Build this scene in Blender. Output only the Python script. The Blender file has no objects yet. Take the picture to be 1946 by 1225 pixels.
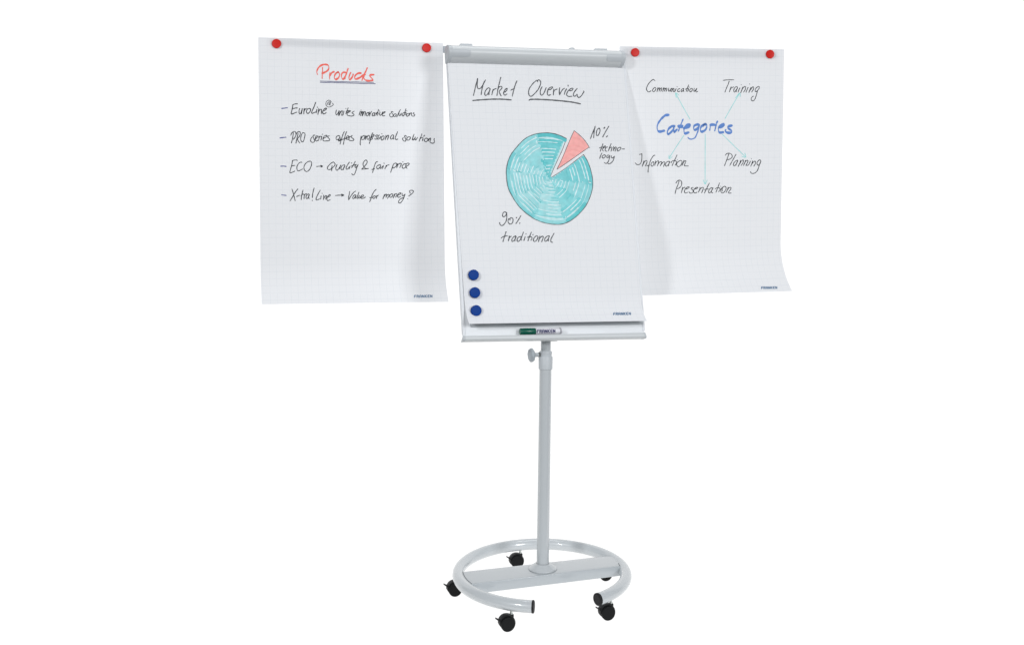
import bpy, bmesh, math, random
from mathutils import Vector, Matrix
random.seed(7)
SC = bpy.context.scene
COL = SC.collection

# ------------------------------------------------------------------ camera
F, PX, PY, PITCH, CAMZ = 2205.0, 984.68, 324.8, math.radians(1.616), 1.6537   # photo is 1946 x 1225
cam_d = bpy.data.cameras.new('camera'); cam = bpy.data.objects.new('camera', cam_d); COL.objects.link(cam)
cam_d.sensor_width = 36.0; cam_d.sensor_fit = 'HORIZONTAL'; cam_d.lens = 36.0 * F / 1946.0
cam_d.shift_x = (973.0 - PX) / 1946.0; cam_d.shift_y = -(612.5 - PY) / 1946.0
cam.location = (0, 0, CAMZ); cam.rotation_euler = (math.radians(90) - PITCH, 0, 0)
cam_d.clip_end = 200; SC.camera = cam

# ------------------------------------------------------------------ room light (a grey studio) and lamps
w = bpy.data.worlds.new('World'); SC.world = w; w.use_nodes = True
bg = w.node_tree.nodes['Background']; bg.inputs[0].default_value = (0.93, 0.965, 1.0, 1); bg.inputs[1].default_value = 1.0
_tc = w.node_tree.nodes.new('ShaderNodeTexCoord'); _sp = w.node_tree.nodes.new('ShaderNodeSeparateXYZ'); _mr = w.node_tree.nodes.new('ShaderNodeMapRange')
_mr.inputs[1].default_value = -0.15; _mr.inputs[2].default_value = 0.12; _mr.inputs[3].default_value = 0.05; _mr.inputs[4].default_value = 0.36
w.node_tree.links.new(_tc.outputs['Generated'], _sp.inputs[0]); w.node_tree.links.new(_sp.outputs[2], _mr.inputs[0]); w.node_tree.links.new(_mr.outputs[0], bg.inputs[1])   # pale room walls above, dark studio floor below
def area(name, loc, target, sx, sy, power, color):
    d = bpy.data.lights.new(name, 'AREA'); d.shape = 'RECTANGLE'; d.size = sx; d.size_y = sy; d.energy = power; d.color = color
    o = bpy.data.objects.new(name, d); COL.objects.link(o); o.location = loc
    o.rotation_euler = (Vector(target) - Vector(loc)).to_track_quat('-Z', 'Y').to_euler(); return o
area('softbox_key', (-2.8, -0.6, 3.5), (0.2, 4.3, 1.4), 0.6, 0.6, 120, (0.985, 0.99, 1.0))
area('softbox_fill', (3.2, -0.6, 2.9), (0.0, 4.3, 1.5), 1.3, 1.6, 150, (0.97, 0.985, 1.0))
area('softbox_front', (0.3, -1.6, 3.0), (0.1, 4.2, 1.5), 1.8, 1.2, 30, (0.985, 0.99, 1.0))
area('added_overhead_light', (0.3, 5.3, 4.3), (0.1, 4.15, 0.1), 1.8, 0.8, 26, (0.985, 0.99, 1.0))  # unseen lamp added to brighten the crossbar top and backlight the paper
SC.view_settings.view_transform = 'Standard'; SC.view_settings.look = 'None'
SC.view_settings.exposure = 0.0; SC.view_settings.gamma = 1.0

# ------------------------------------------------------------------ photo measurements -> planes in the room
R3 = Matrix.Rotation(-PITCH, 3, 'X')
CAM = Vector((0, 0, CAMZ))
CP, SP = math.cos(PITCH), math.sin(PITCH)
def ray(px, py): return R3 @ Vector(((px - PX) / F, 1.0, -(py - PY) / F))
def project(p):
    X, Y, Z = p[0], p[1], p[2] - CAMZ
    yc = Y * CP - Z * SP; zc = Z * CP + Y * SP
    return PX + F * X / yc, PY - F * zc / yc
def hit(px, py, p0, n):
    r = ray(px, py); return CAM + r * ((p0 - CAM).dot(n) / r.dot(n))
def atz(px, py, z): return hit(px, py, Vector((0, 0, z)), Vector((0, 0, 1)))
def aty(px, py, y): return hit(px, py, Vector((0, y, 0)), Vector((0, 1, 0)))

YAW = math.radians(16.155); TILT = math.radians(16.007)
EX = Vector((math.cos(YAW), math.sin(YAW), 0)); NB = Vector((-math.sin(YAW), math.cos(YAW), 0))
UP = Vector((0, 0, 1)) * math.cos(TILT) + NB * math.sin(TILT)
BN = EX.cross(UP); BN.normalize()                 # front normal of the board
if BN.y > 0: BN = -BN
B0 = Vector((0.1392, 4.1501, 0.9426))
def on(px, py, d=0.0): return hit(px, py, B0 + BN * d, BN)
LN = -NB                                           # front normal of the hanging side sheets
L0 = Vector((-0.9574, 4.2761, 0)); 
YR = math.radians(14.46); RN = -Vector((-math.sin(YR), math.cos(YR), 0)); R0 = Vector((0.3946, 4.5255, 0))

class Sheet:
    """a paper sheet: flat corners + forward curl towards the bottom + slight waviness; S(u,v) gives the surface"""
    def __init__(s, tl, tr, bl, br, n, cl, cr, v0, p0, lift=0.0, seed=0, wav=0.0012):
        s.n = n; s.cl, s.cr, s.v0 = cl, cr, v0; s.wav = wav; s.sd = seed
        o = lambda q, d: hit(q[0], q[1], p0 + n * d, n)
        s.tl, s.tr = o(tl, lift), o(tr, lift)
        s.bl, s.br = o(bl, lift + cl) - n * cl, o(br, lift + cr) - n * cr
        s.W = (s.tr - s.tl).length; s.H = ((s.bl - s.tl).length + (s.br - s.tr).length) / 2
    def S(s, u, v):
        p = (s.tl * (1 - u) + s.tr * u) * (1 - v) + (s.bl * (1 - u) + s.br * u) * v
        k = max(0.0, (v - s.v0) / (1 - s.v0)); c = (s.cl * (1 - u) + s.cr * u) * k * k * (0.7 + 0.3 * k)
        a = s.sd
        wv = s.wav * min(1.0, v * 3) * (math.sin(5.1 * u + 2.3 * v + a) + 0.6 * math.sin(2.1 * u - 6.7 * v + 2 * a) + 0.4 * math.sin(11 * u + 3.1 * v + a))
        return p + s.n * (c + wv + 0.0008)
    def inv(s, px, py, g=None):
        u, v = g or (0.5, 0.5); e = 1e-4
        for _ in range(6):
            x, y = project(s.S(u, v)); dx, dy = px - x, py - y
            if abs(dx) + abs(dy) < 1e-3: break
            x1, y1 = project(s.S(u + e, v)); x2, y2 = project(s.S(u, v + e))
            a, b, c, d = (x1 - x) / e, (x2 - x) / e, (y1 - y) / e, (y2 - y) / e
            D = a * d - b * c; u += (dx * d - b * dy) / D; v += (a * dy - c * dx) / D
        return u, v

# ------------------------------------------------------------------ helpers
def srgb(r, g, b):
    f = lambda c: (c / 255 / 12.92) if c <= 10 else ((c / 255 + 0.055) / 1.055) ** 2.4
    return (f(r), f(g), f(b), 1)
def mat(name, col, rough=0.5, metal=0.0, spec=0.5, bump=0.0, bscale=400, coat=0.0):
    m = bpy.data.materials.new(name); m.use_nodes = True; nt = m.node_tree; p = nt.nodes['Principled BSDF']
    p.inputs['Base Color'].default_value = col; p.inputs['Roughness'].default_value = rough
    p.inputs['Metallic'].default_value = metal; p.inputs['Specular IOR Level'].default_value = spec
    p.inputs['Coat Weight'].default_value = coat; p.inputs['Coat Roughness'].default_value = 0.07
    tc = nt.nodes.new('ShaderNodeTexCoord')
    nz = nt.nodes.new('ShaderNodeTexNoise'); nz.inputs['Scale'].default_value = 9; nz.inputs['Detail'].default_value = 4
    nt.links.new(tc.outputs['Object'], nz.inputs['Vector'])
    mr = nt.nodes.new('ShaderNodeMapRange'); mr.inputs[3].default_value = rough * 0.85; mr.inputs[4].default_value = min(1, rough * 1.15)
    nt.links.new(nz.outputs['Fac'], mr.inputs[0]); nt.links.new(mr.outputs[0], p.inputs['Roughness'])
    if bump:
        n2 = nt.nodes.new('ShaderNodeTexNoise'); n2.inputs['Scale'].default_value = bscale; n2.inputs['Detail'].default_value = 2
        nt.links.new(tc.outputs['Object'], n2.inputs['Vector'])
        b = nt.nodes.new('ShaderNodeBump'); b.inputs['Strength'].default_value = bump; b.inputs['Distance'].default_value = 0.0006
        nt.links.new(n2.outputs['Fac'], b.inputs['Height']); nt.links.new(b.outputs[0], p.inputs['Normal'])
    return m
def paper_mat(through):
    m = bpy.data.materials.new('squared_paper' if through else 'squared_paper_pad'); m.use_nodes = True; nt = m.node_tree; N = nt.nodes.new; L = nt.links.new
    p = nt.nodes['Principled BSDF']; out = nt.nodes['Material Output']
    uv = N('ShaderNodeUVMap'); uv.uv_map = 'metres'
    sep = N('ShaderNodeSeparateXYZ'); L(uv.outputs[0], sep.inputs[0])
    def line(sock):
        a = N('ShaderNodeMath'); a.operation = 'DIVIDE'; a.inputs[1].default_value = 0.0254; L(sock, a.inputs[0])
        b = N('ShaderNodeMath'); b.operation = 'FRACT'; L(a.outputs[0], b.inputs[0])
        c = N('ShaderNodeMath'); c.operation = 'SUBTRACT'; c.inputs[1].default_value = 0.5; L(b.outputs[0], c.inputs[0])
        d = N('ShaderNodeMath'); d.operation = 'ABSOLUTE'; L(c.outputs[0], d.inputs[0])
        e = N('ShaderNodeMapRange'); e.interpolation_type = 'SMOOTHSTEP'
        e.inputs[1].default_value = 0.055; e.inputs[2].default_value = 0.015; e.inputs[3].default_value = 0; e.inputs[4].default_value = 1
        L(d.outputs[0], e.inputs[0]); return e.outputs[0]
    mx = N('ShaderNodeMath'); mx.operation = 'MAXIMUM'; L(line(sep.outputs[0]), mx.inputs[0]); L(line(sep.outputs[1]), mx.inputs[1])
    nz = N('ShaderNodeTexNoise'); nz.inputs['Scale'].default_value = 26; nz.inputs['Detail'].default_value = 3; L(uv.outputs[0], nz.inputs['Vector'])
    mr = N('ShaderNodeMapRange'); mr.inputs[1].default_value = 0.35; mr.inputs[2].default_value = 0.65; mr.inputs[3].default_value = 0.35; mr.inputs[4].default_value = 1
    L(nz.outputs['Fac'], mr.inputs[0])
    mu = N('ShaderNodeMath'); mu.operation = 'MULTIPLY'; L(mx.outputs[0], mu.inputs[0]); L(mr.outputs[0], mu.inputs[1])
    c = N('ShaderNodeMix'); c.data_type = 'RGBA'; c.inputs[6].default_value = (0.83, 0.84, 0.86, 1); c.inputs[7].default_value = (0.758, 0.778, 0.806, 1)
    L(mu.outputs[0], c.inputs[0]); L(c.outputs[2], p.inputs['Base Color'])
    p.inputs['Roughness'].default_value = 0.6; p.inputs['Specular IOR Level'].default_value = 0.25
    tr = N('ShaderNodeBsdfTranslucent'); L(c.outputs[2], tr.inputs[0])
    ms = N('ShaderNodeMixShader'); ms.inputs[0].default_value = through
    L(p.outputs[0], ms.inputs[1]); L(tr.outputs[0], ms.inputs[2]); L(ms.outputs[0], out.inputs[0])
    return m
def ink_mat():
    m = bpy.data.materials.new('marker_ink'); m.use_nodes = True; nt = m.node_tree
    p = nt.nodes['Principled BSDF']; a = nt.nodes.new('ShaderNodeAttribute'); a.attribute_name = 'ink'
    tc = nt.nodes.new('ShaderNodeTexCoord'); nz = nt.nodes.new('ShaderNodeTexNoise'); nz.inputs['Scale'].default_value = 60
    nt.links.new(tc.outputs['Object'], nz.inputs['Vector'])
    mr = nt.nodes.new('ShaderNodeMapRange'); mr.inputs[3].default_value = 0.82; mr.inputs[4].default_value = 1.18
    nt.links.new(nz.outputs['Fac'], mr.inputs[0])
    vm = nt.nodes.new('ShaderNodeVectorMath'); vm.operation = 'SCALE'
    nt.links.new(a.outputs['Color'], vm.inputs[0]); nt.links.new(mr.outputs[0], vm.inputs['Scale']); nt.links.new(vm.outputs[0], p.inputs['Base Color'])
    p.inputs['Roughness'].default_value = 0.6; p.inputs['Specular IOR Level'].default_value = 0.2
    return m
GREY = mat('light_grey_lacquer', srgb(187, 192, 195), 0.30, spec=0.5, bump=0.02, coat=0.8)
GREY_BAR_SHADED = mat('light_grey_lacquer_shaded', srgb(172, 178, 182), 0.34, spec=0.5, bump=0.02, coat=0.8)  # ring lacquer darkened for the crossbar, shade of its front put into the colour
PLAST = mat('light_grey_plastic', srgb(188, 193, 197), 0.45, bump=0.05)
ALU = mat('grey_aluminium_profile', srgb(202, 206, 208), 0.38, metal=0.0, bump=0.03)
BOARD = mat('white_enamel_board', srgb(236, 239, 242), 0.35, coat=0.2)
TRIM = mat('white_edge_trim', srgb(228, 231, 235), 0.5)
GREYSTRIP = mat('grey_clamping_strip', srgb(178, 183, 187), 0.5)
BLACK = mat('black_plastic', srgb(20, 20, 22), 0.5, spec=0.3, bump=0.1, bscale=900)
BLACK2 = mat('black_wheel_rubber', srgb(12, 13, 15), 0.6, spec=0.2, bump=0.15, bscale=700)
SEAM = mat('dark_weld_seam', srgb(70, 76, 80), 0.7)
ZINC = mat('zinc_plated_steel', srgb(190, 195, 192), 0.3, metal=0.7)
RED = mat('red_plastic', srgb(205, 26, 16), 0.42, spec=0.2)
BLUE = mat('blue_plastic', srgb(0, 58, 138), 0.5, spec=0.12)
GREEN = mat('green_plastic', srgb(2, 88, 70), 0.3, spec=0.3, coat=0.2)
PENWHITE = mat('white_plastic_barrel', srgb(236, 236, 242), 0.35)
PENGREY = mat('grey_print_band', srgb(120, 122, 130), 0.45)
PAPER = paper_mat(0.24); PADPAPER = paper_mat(0.04); INK = ink_mat()

def tag(o, label=None, cat=None, group=None, kind=None):
    if label: o['label'] = label
    if cat: o['category'] = cat
    if group: o['group'] = group
    if kind: o['kind'] = kind
    return o
def empty(name, loc):
    o = bpy.data.objects.new(name, None); o.location = loc; o.empty_display_size = 0.05; COL.objects.link(o); return o

class MB:
    def __init__(s): s.v = []; s.f = []; s.c = []; s.uv = {}
    def add(s, vs, fs):
        b = len(s.v); s.v += [Vector(p) for p in vs]; s.f += [tuple(i + b for i in f) for f in fs]; return b
    def box(s, o, ax, ay, az, x, y, z):           # o + ax*x + ay*y + az*z over ranges
        vs = [o + ax * a + ay * b + az * c for a in x for b in y for c in z]
        s.add(vs, [(0, 1, 3, 2), (4, 6, 7, 5), (0, 4, 5, 1), (2, 3, 7, 6), (0, 2, 6, 4), (1, 5, 7, 3)])
    def rings(s, rs, closed=True, caps=True):
        n = len(rs[0]); b = s.add([p for r in rs for p in r], [])
        for i in range(len(rs) - 1):
            for j in range(n if closed else n - 1):
                k = (j + 1) % n; s.f.append((b + i * n + j, b + i * n + k, b + (i + 1) * n + k, b + (i + 1) * n + j))
        if caps: s.f.append(tuple(b + j for j in reversed(range(n)))); s.f.append(tuple(b + (len(rs) - 1) * n + j for j in range(n)))
    def lathe(s, p0, axis, prof, n=48, caps=True, ref=None):
        axis = axis.normalized(); r = ref or (Vector((0, 0, 1)) if abs(axis.z) < 0.9 else Vector((1, 0, 0)))
        a = (r - axis * r.dot(axis)).normalized(); b = axis.cross(a)
        s.rings([[p0 + axis * h + (a * math.cos(2 * math.pi * j / n) + b * math.sin(2 * math.pi * j / n)) * max(q, 1e-5) for j in range(n)] for q, h in prof], caps=caps)
    def tube(s, pts, r, n=28, caps=True, up=Vector((0, 0, 1))):
        rs = []
        for i, p in enumerate(pts):
            t = (pts[min(i + 1, len(pts) - 1)] - pts[max(i - 1, 0)]).normalized(); a = (up - t * up.dot(t)).normalized(); b = t.cross(a)
            rs.append([p + (a * math.cos(2 * math.pi * j / n) + b * math.sin(2 * math.pi * j / n)) * r for j in range(n)])
        s.rings(rs, caps=caps)
    def build(s, name, m, parent=None, smooth=True, bevel=0.0, seg=2, angle=35):
        me = bpy.data.meshes.new(name)
        org = Vector((0, 0, 0))
        for p in s.v: org += p
        org /= max(1, len(s.v))
        if parent: base = parent['_w'] if '_w' in parent else None
        me.from_pydata([tuple(p - org) for p in s.v], [], s.f); me.materials.append(m)
        bm = bmesh.new(); bm.from_mesh(me)
        if not s.c and not s.uv: bmesh.ops.recalc_face_normals(bm, faces=bm.faces)
        if bevel: bmesh.ops.bevel(bm, geom=[e for e in bm.edges if e.is_manifold and e.calc_face_angle(0) > math.radians(30)], offset=bevel, segments=seg, affect='EDGES', profile=0.5)
        if smooth:
            for f in bm.faces: f.smooth = True
            for e in bm.edges:
                if e.is_manifold and e.calc_face_angle(0) > math.radians(angle): e.smooth = False
        bm.to_mesh(me); bm.free()
        if s.c:
            at = me.color_attributes.new('ink', 'FLOAT_COLOR', 'POINT')
            for i, c in enumerate(s.c): at.data[i].color = c
        if s.uv:
            ul = me.uv_layers.new(name='metres')
            for lp in me.loops: ul.data[lp.index].uv = s.uv[lp.vertex_index]
        o = bpy.data.objects.new(name, me); COL.objects.link(o)
        place(o, org, parent); return o
WORLD = {}
def place(o, loc, parent):
    loc = Vector(loc); WORLD[o.name] = loc
    if parent: o.parent = parent; o.location = loc - WORLD[parent.name]
    else: o.location = loc
def thing(name, loc, label, cat, group=None):
    o = empty(name, loc); WORLD[o.name] = Vector(loc); tag(o, label, cat, group); return o

# ------------------------------------------------------------------ ink strokes
def crs(pts, smooth=True):
    if len(pts) < 3 or not smooth:
        out = []
        for i in range(len(pts) - 1):
            n = max(2, int(math.dist(pts[i], pts[i + 1]) / 4)) if len(pts) == 2 else 1
            out += [tuple(pts[i][k] + (pts[i + 1][k] - pts[i][k]) * j / n for k in (0, 1)) for j in range(n)]
        return out + [pts[-1]]
    P = [tuple(2 * pts[0][k] - pts[1][k] for k in (0, 1))] + list(pts) + [tuple(2 * pts[-1][k] - pts[-2][k] for k in (0, 1))]
    out = []
    for i in range(1, len(P) - 2):
        d = math.dist(P[i], P[i + 1]); n = max(2, min(10, int(d / 1.1)))
        for j in range(n):
            t = j / n; q = []
            for k in (0, 1):
                a, b, c, e = P[i - 1][k], P[i][k], P[i + 1][k], P[i + 2][k]
                q.append(0.5 * (2 * b + (c - a) * t + (2 * a - 5 * b + 4 * c - e) * t * t + (3 * b - a - 3 * c + e) * t ** 3))
            out.append(tuple(q))
    return out + [P[-2]]
mixc = lambda a, b, t: tuple(x + (y - x) * t for x, y in zip(a, b))
LIFT = [0]; BL_ = srgb(84, 90, 150)
def stroke(mb, sh, pts, wd, col, smooth=True, nib=None, vary=0.12, tone=None):
    if not smooth and len(pts) > 2:
        for a_, b_ in zip(pts[:-1], pts[1:]): stroke(mb, sh, [a_, b_], wd, col, smooth, nib, vary)
        return
    p = crs(pts, smooth); n = len(p)
    if n == 2 and math.dist(*p) < 0.01: return
    LIFT[0] = (LIFT[0] + 1) % 60; lift = 0.0005 + LIFT[0] * 8e-6
    ph = random.random() * 6.28
    T = []
    for i in range(n):
        a, b = p[max(0, i - 1)], p[min(n - 1, i + 1)]; dx, dy = b[0] - a[0], b[1] - a[1]; L = math.hypot(dx, dy) or 1; T.append((dx / L, dy / L))
    rows = []
    def wid(i):
        tx, ty = T[i]
        if nib:
            w0, w1, an = nib; s = abs(tx * math.sin(an) - ty * math.cos(an)); wv = w0 + (w1 - w0) * s ** 1.5
        else: wv = wd
        return wv * (1 + vary * math.sin(ph + i * 0.7)) 
    w0 = wid(0); w1 = wid(n - 1)
    rows.append((p[0][0] - T[0][0] * w0 * .42, p[0][1] - T[0][1] * w0 * .42, T[0], w0 * .5))
    for i in range(n): rows.append((p[i][0], p[i][1], T[i], wid(i)))
    rows.append((p[-1][0] + T[-1][0] * w1 * .42, p[-1][1] + T[-1][1] * w1 * .42, T[-1], w1 * .5))
    g = None; b = len(mb.v)
    for x, y, t, wv in rows:
        for sg in (-1, 1):
            g = sh.inv(x - t[1] * sg * wv / 2, y + t[0] * sg * wv / 2, g); mb.v.append(sh.S(*g) + sh.n * lift); mb.c.append(col if not isinstance(col, list) or len(col) != 2 else mixc(col[0], col[1], (len(mb.v) - b) / (2 * len(rows))))
    for i in range(len(rows) - 1): mb.f.append((b + 2 * i, b + 2 * i + 1, b + 2 * i + 3, b + 2 * i + 2))
def parse(s): return [[tuple(float(c) for c in q.split(',')) for q in st.split()] for st in s.split(';') if st.strip()]
def clusters(strokes, gap=3.4):
    """strokes that lie close together belong to one written word"""
    bb = [(min(p[0] for p in s) - gap / 2, min(p[1] for p in s) - gap / 2, max(p[0] for p in s) + gap / 2, max(p[1] for p in s) + gap / 2) for s in strokes]
    own = list(range(len(strokes)))
    def root(i):
        while own[i] != i: i = own[i]
        return i
    for i in range(len(bb)):
        for j in range(i):
            a, b = bb[i], bb[j]
            if a[0] < b[2] and b[0] < a[2] and a[1] < b[3] and b[1] < a[3]: own[root(i)] = root(j)
    out = {}
    for i, s in enumerate(strokes): out.setdefault(root(i), []).append(i)
    return list(out.values())
def word(sheet_obj, sh, name, label, groups):
    """groups: list of (x0, y0, scale, stroke width, colour, strokes[, nib]); every written word becomes a part of its sheet"""
    S_ = []
    for g in groups:
        x0, y0, sc, wd, col, st = g[:6]; nib = g[6] if len(g) > 6 else None
        for pts in parse(st):
            if len(pts) == 1: pts = [pts[0], (pts[0][0] + 2, pts[0][1] + 2)]
            S_.append(([(x0 + a / sc, y0 + b / sc) for a, b in pts], wd, col, nib))
    cl = clusters([s[0] for s in S_]) if name == 'handwriting' else [list(range(len(S_)))]
    for c in cl:
        mb = MB()
        for i in c: stroke(mb, sh, S_[i][0], S_[i][1], S_[i][2], nib=S_[i][3])
        dash = name == 'handwriting' and S_[c[0]][2] == BL_
        o = mb.build('bullet_dash' if dash else name, INK, sheet_obj, smooth=False)
        if label and len(cl) == 1: o['label'] = label
# ------------------------------------------------------------------ backdrop: a seamless white sweep, emission added so it stays pure white and shadowless
mb = MB(); FL = 0.011; prof = [(3.6, FL), (4.2, FL)]
for k in range(1, 17):
    a = math.pi / 2 * k / 16; prof.append((5.2 + 2.0 * math.sin(a), FL + 2.0 - 2.0 * math.cos(a)))
prof.append((7.2, 4.0))
mb.rings([[Vector((x, y, z)) for y, z in prof] for x in (-5.5, 5.5)], closed=False, caps=False)
mw = bpy.data.materials.new('emissive_white_sweep'); mw.use_nodes = True; p_ = mw.node_tree.nodes['Principled BSDF']
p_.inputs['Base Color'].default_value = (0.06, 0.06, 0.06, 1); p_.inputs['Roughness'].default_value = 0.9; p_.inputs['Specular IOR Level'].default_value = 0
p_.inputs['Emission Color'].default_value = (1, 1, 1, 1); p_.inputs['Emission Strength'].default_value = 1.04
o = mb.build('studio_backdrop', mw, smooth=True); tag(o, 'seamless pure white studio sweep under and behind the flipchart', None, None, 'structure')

# ------------------------------------------------------------------ the flipchart stand
RC = Vector((0.0852, 4.1247, 0)); RR = 0.3004; ZR = 0.094; TR = 0.0208
stand = thing('flipchart_stand', (RC.x, RC.y, 0), 'light grey mobile flipchart stand on a round castor base with tilted board', 'flipchart')
angL = atz(1012, 1153, ZR) - RC; angR = atz(1135, 1137, ZR) - RC
a0 = math.atan2(angR.y, angR.x); a1 = math.atan2(angL.y, angL.x) + 2 * math.pi
if a1 < a0: a1 += 2 * math.pi
pts = [RC + Vector((RR * math.cos(a0 + (a1 - a0) * i / 120), RR * math.sin(a0 + (a1 - a0) * i / 120), ZR)) for i in range(121)]
mb = MB(); mb.tube(pts, TR, 36); ring = mb.build('base_ring', GREY, stand, angle=60)
for i, j in ((0, 1), (-1, -2)):
    t = (pts[i] - pts[j]).normalized(); mb = MB()
    mb.lathe(pts[i] - t * 0.002, t, [(TR + .0004, 0), (TR + .0008, .003), (TR + .0006, .0055), (TR - .002, .0075), (TR - .006, .0078), (TR - .007, .007), (0.0, .007)], 40)
    mb.build('end_plug', BLACK, stand)
# crossbar: flat box tube, welded between both sides of the ring
zt, zb = 0.1105, 0.0745
fl, fr_ = atz(893.7, 1109.2, zt), atz(1186.6, 1073.9, zt); bl_, br_ = atz(873.7, 1086, zt), atz(1129, 1057.8, zt)
d1 = (fr_ - fl).normalized(); d2 = (br_ - bl_).normalized()
def ringhit(p, d, rr):
    q = p - Vector((RC.x, RC.y, p.z)); b = q.dot(d); c = q.dot(q) - rr * rr; D = math.sqrt(b * b - c); return p + d * (-b - D), p + d * (-b + D)
f0, f1 = ringhit(fl, d1, RR - 0.012); g0, g1 = ringhit(bl_, d2, RR - 0.012)
mb = MB(); dn = Vector((0, 0, zb - zt)); N_ = 12
def arc(p, q):
    a, b = math.atan2(p.y - RC.y, p.x - RC.x), math.atan2(q.y - RC.y, q.x - RC.x)
    while b - a > math.pi: b -= 2 * math.pi
    while a - b > math.pi: b += 2 * math.pi
    return [Vector((RC.x + (RR - .012) * math.cos(a + (b - a) * i / N_), RC.y + (RR - .012) * math.sin(a + (b - a) * i / N_), zt)) for i in range(N_ + 1)]
outl = arc(g0, f0) + arc(f1, g1)
mb.rings([[p + dn for p in outl], outl])
mb.build('crossbar', GREY_BAR_SHADED, stand, bevel=0.0022, seg=3)
# thin dark welding gaps where the crossbar ends meet the ring
for e_ in (arc(g0, f0), arc(f1, g1)[:4]):
    mb = MB(); mb.tube([RC + (p - RC).normalized() * 0 + Vector(((p.x - RC.x) * (RR - .0165) / (RR - .012), (p.y - RC.y) * (RR - .0165) / (RR - .012), zt + .0000)) for p in e_], 0.0011, 8)
    mb.build('weld_seam', SEAM, stand)
# pole, foot cone, collar, knob
foot = aty(1031.3, 1078, RC.y); foot.z = zt
top = aty(1037.3, 655, 4.215)
def pole_at(py):
    lo, hi = 0.0, 1.4
    for _ in range(40):
        m = (lo + hi) / 2; q = project(foot + (top - foot) * m)
        if q[1] > py: lo = m
        else: hi = m
    return foot + (top - foot) * lo
ax = (top - foot).normalized()
def prof_tube(r, pa, pb, name, m, n=48, ch=0.0008, extra=None):
    L = (pb - pa).length; mb = MB(); mb.lathe(pa, ax, extra(L) if extra else [(r - ch, 0), (r, ch), (r, L - ch), (r - ch, L)], n); return mb.build(name, m, stand)
pj = pole_at(700.5)
prof_tube(0.0222, foot - ax * 0.002, pj, 'lower_pole', GREY)
prof_tube(0.0186, pj - ax * 0.02, top + ax * 0.065, 'upper_pole', GREY)
mb = MB(); mb.lathe(foot, Vector((0, 0, 1)), [(0.0505, 0.0004), (0.0515, 0.002), (0.050, 0.0045), (0.043, 0.0085), (0.034, 0.0145), (0.0275, 0.0195), (0.0245, 0.0205), (0.0228, 0.0205)], 56, caps=False)
mb.build('foot_cone', GREY, stand, angle=70)
pc0, pc1, pc2 = pole_at(701.5), pole_at(677), pole_at(666.5)
mb = MB(); L = (pc1 - pc0).length
mb.lathe(pc0, ax, [(0.0228, 0), (0.0252, 0.0012), (0.0258, L - .0015), (0.0250, L), (0.0215, L)], 48)
clamp = mb.build('clamp_collar', PLAST, stand, angle=40)
mb = MB(); L2 = (pc2 - pc1).length
mb.lathe(pc1, ax, [(0.0222, 0), (0.0222, L2 * .55), (0.0232, L2 * .6), (0.0236, L2 * .8), (0.0222, L2 * .95), (0.019, L2)], 48)
mb.build('clamp_ring', PLAST, stand, angle=40)
kc = aty(1006.3, 672.6, RC.y + 0.005); kd = Vector((-1, -0.42, 0)).normalized()
ks = pole_at(672.6)
kc = ks + (kc - ks)
kd = Vector((-0.93, -0.36, 0)).normalized()
kl = 0.056
mb = MB(); mb.lathe(ks + kd * 0.018, kd, [(0.0068, 0), (0.0068, 0.012), (0.0078, 0.0125), (0.0078, kl - 0.026)], 20); stem = mb.build('knob_stem', PLAST, stand)
mb = MB(); mb.lathe(ks + kd * 0.018, kd, [(0.0086, 0), (0.0086, 0.011)], 6); mb.build('clamp_nut', mat('dark_grey_plastic', srgb(105, 108, 108), 0.5), stand)
n = 60; rs = []
for r, h in ((0.006, -.0005), (0.018, 0), (0.0225, 0.0025), (0.0245, 0.006), (0.0245, 0.011), (0.022, 0.0145), (0.016, 0.016), (0.006, 0.0163), (0.0003, 0.0163)):
    a = Vector((0, 0, 1)); b = kd.cross(a); rs.append([ks + kd * (kl - 0.008 + h) + (a * math.cos(2 * math.pi * j / n) + b * math.sin(2 * math.pi * j / n)) * r * (1 + 0.035 * (r / .024) * math.cos(8 * 2 * math.pi * j / n)) for j in range(n)])
mb = MB(); mb.rings(rs); mb.build('clamp_knob', mat('grey_knob_plastic', srgb(160, 168, 174), 0.5, bump=0.1), stand, angle=50)

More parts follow.
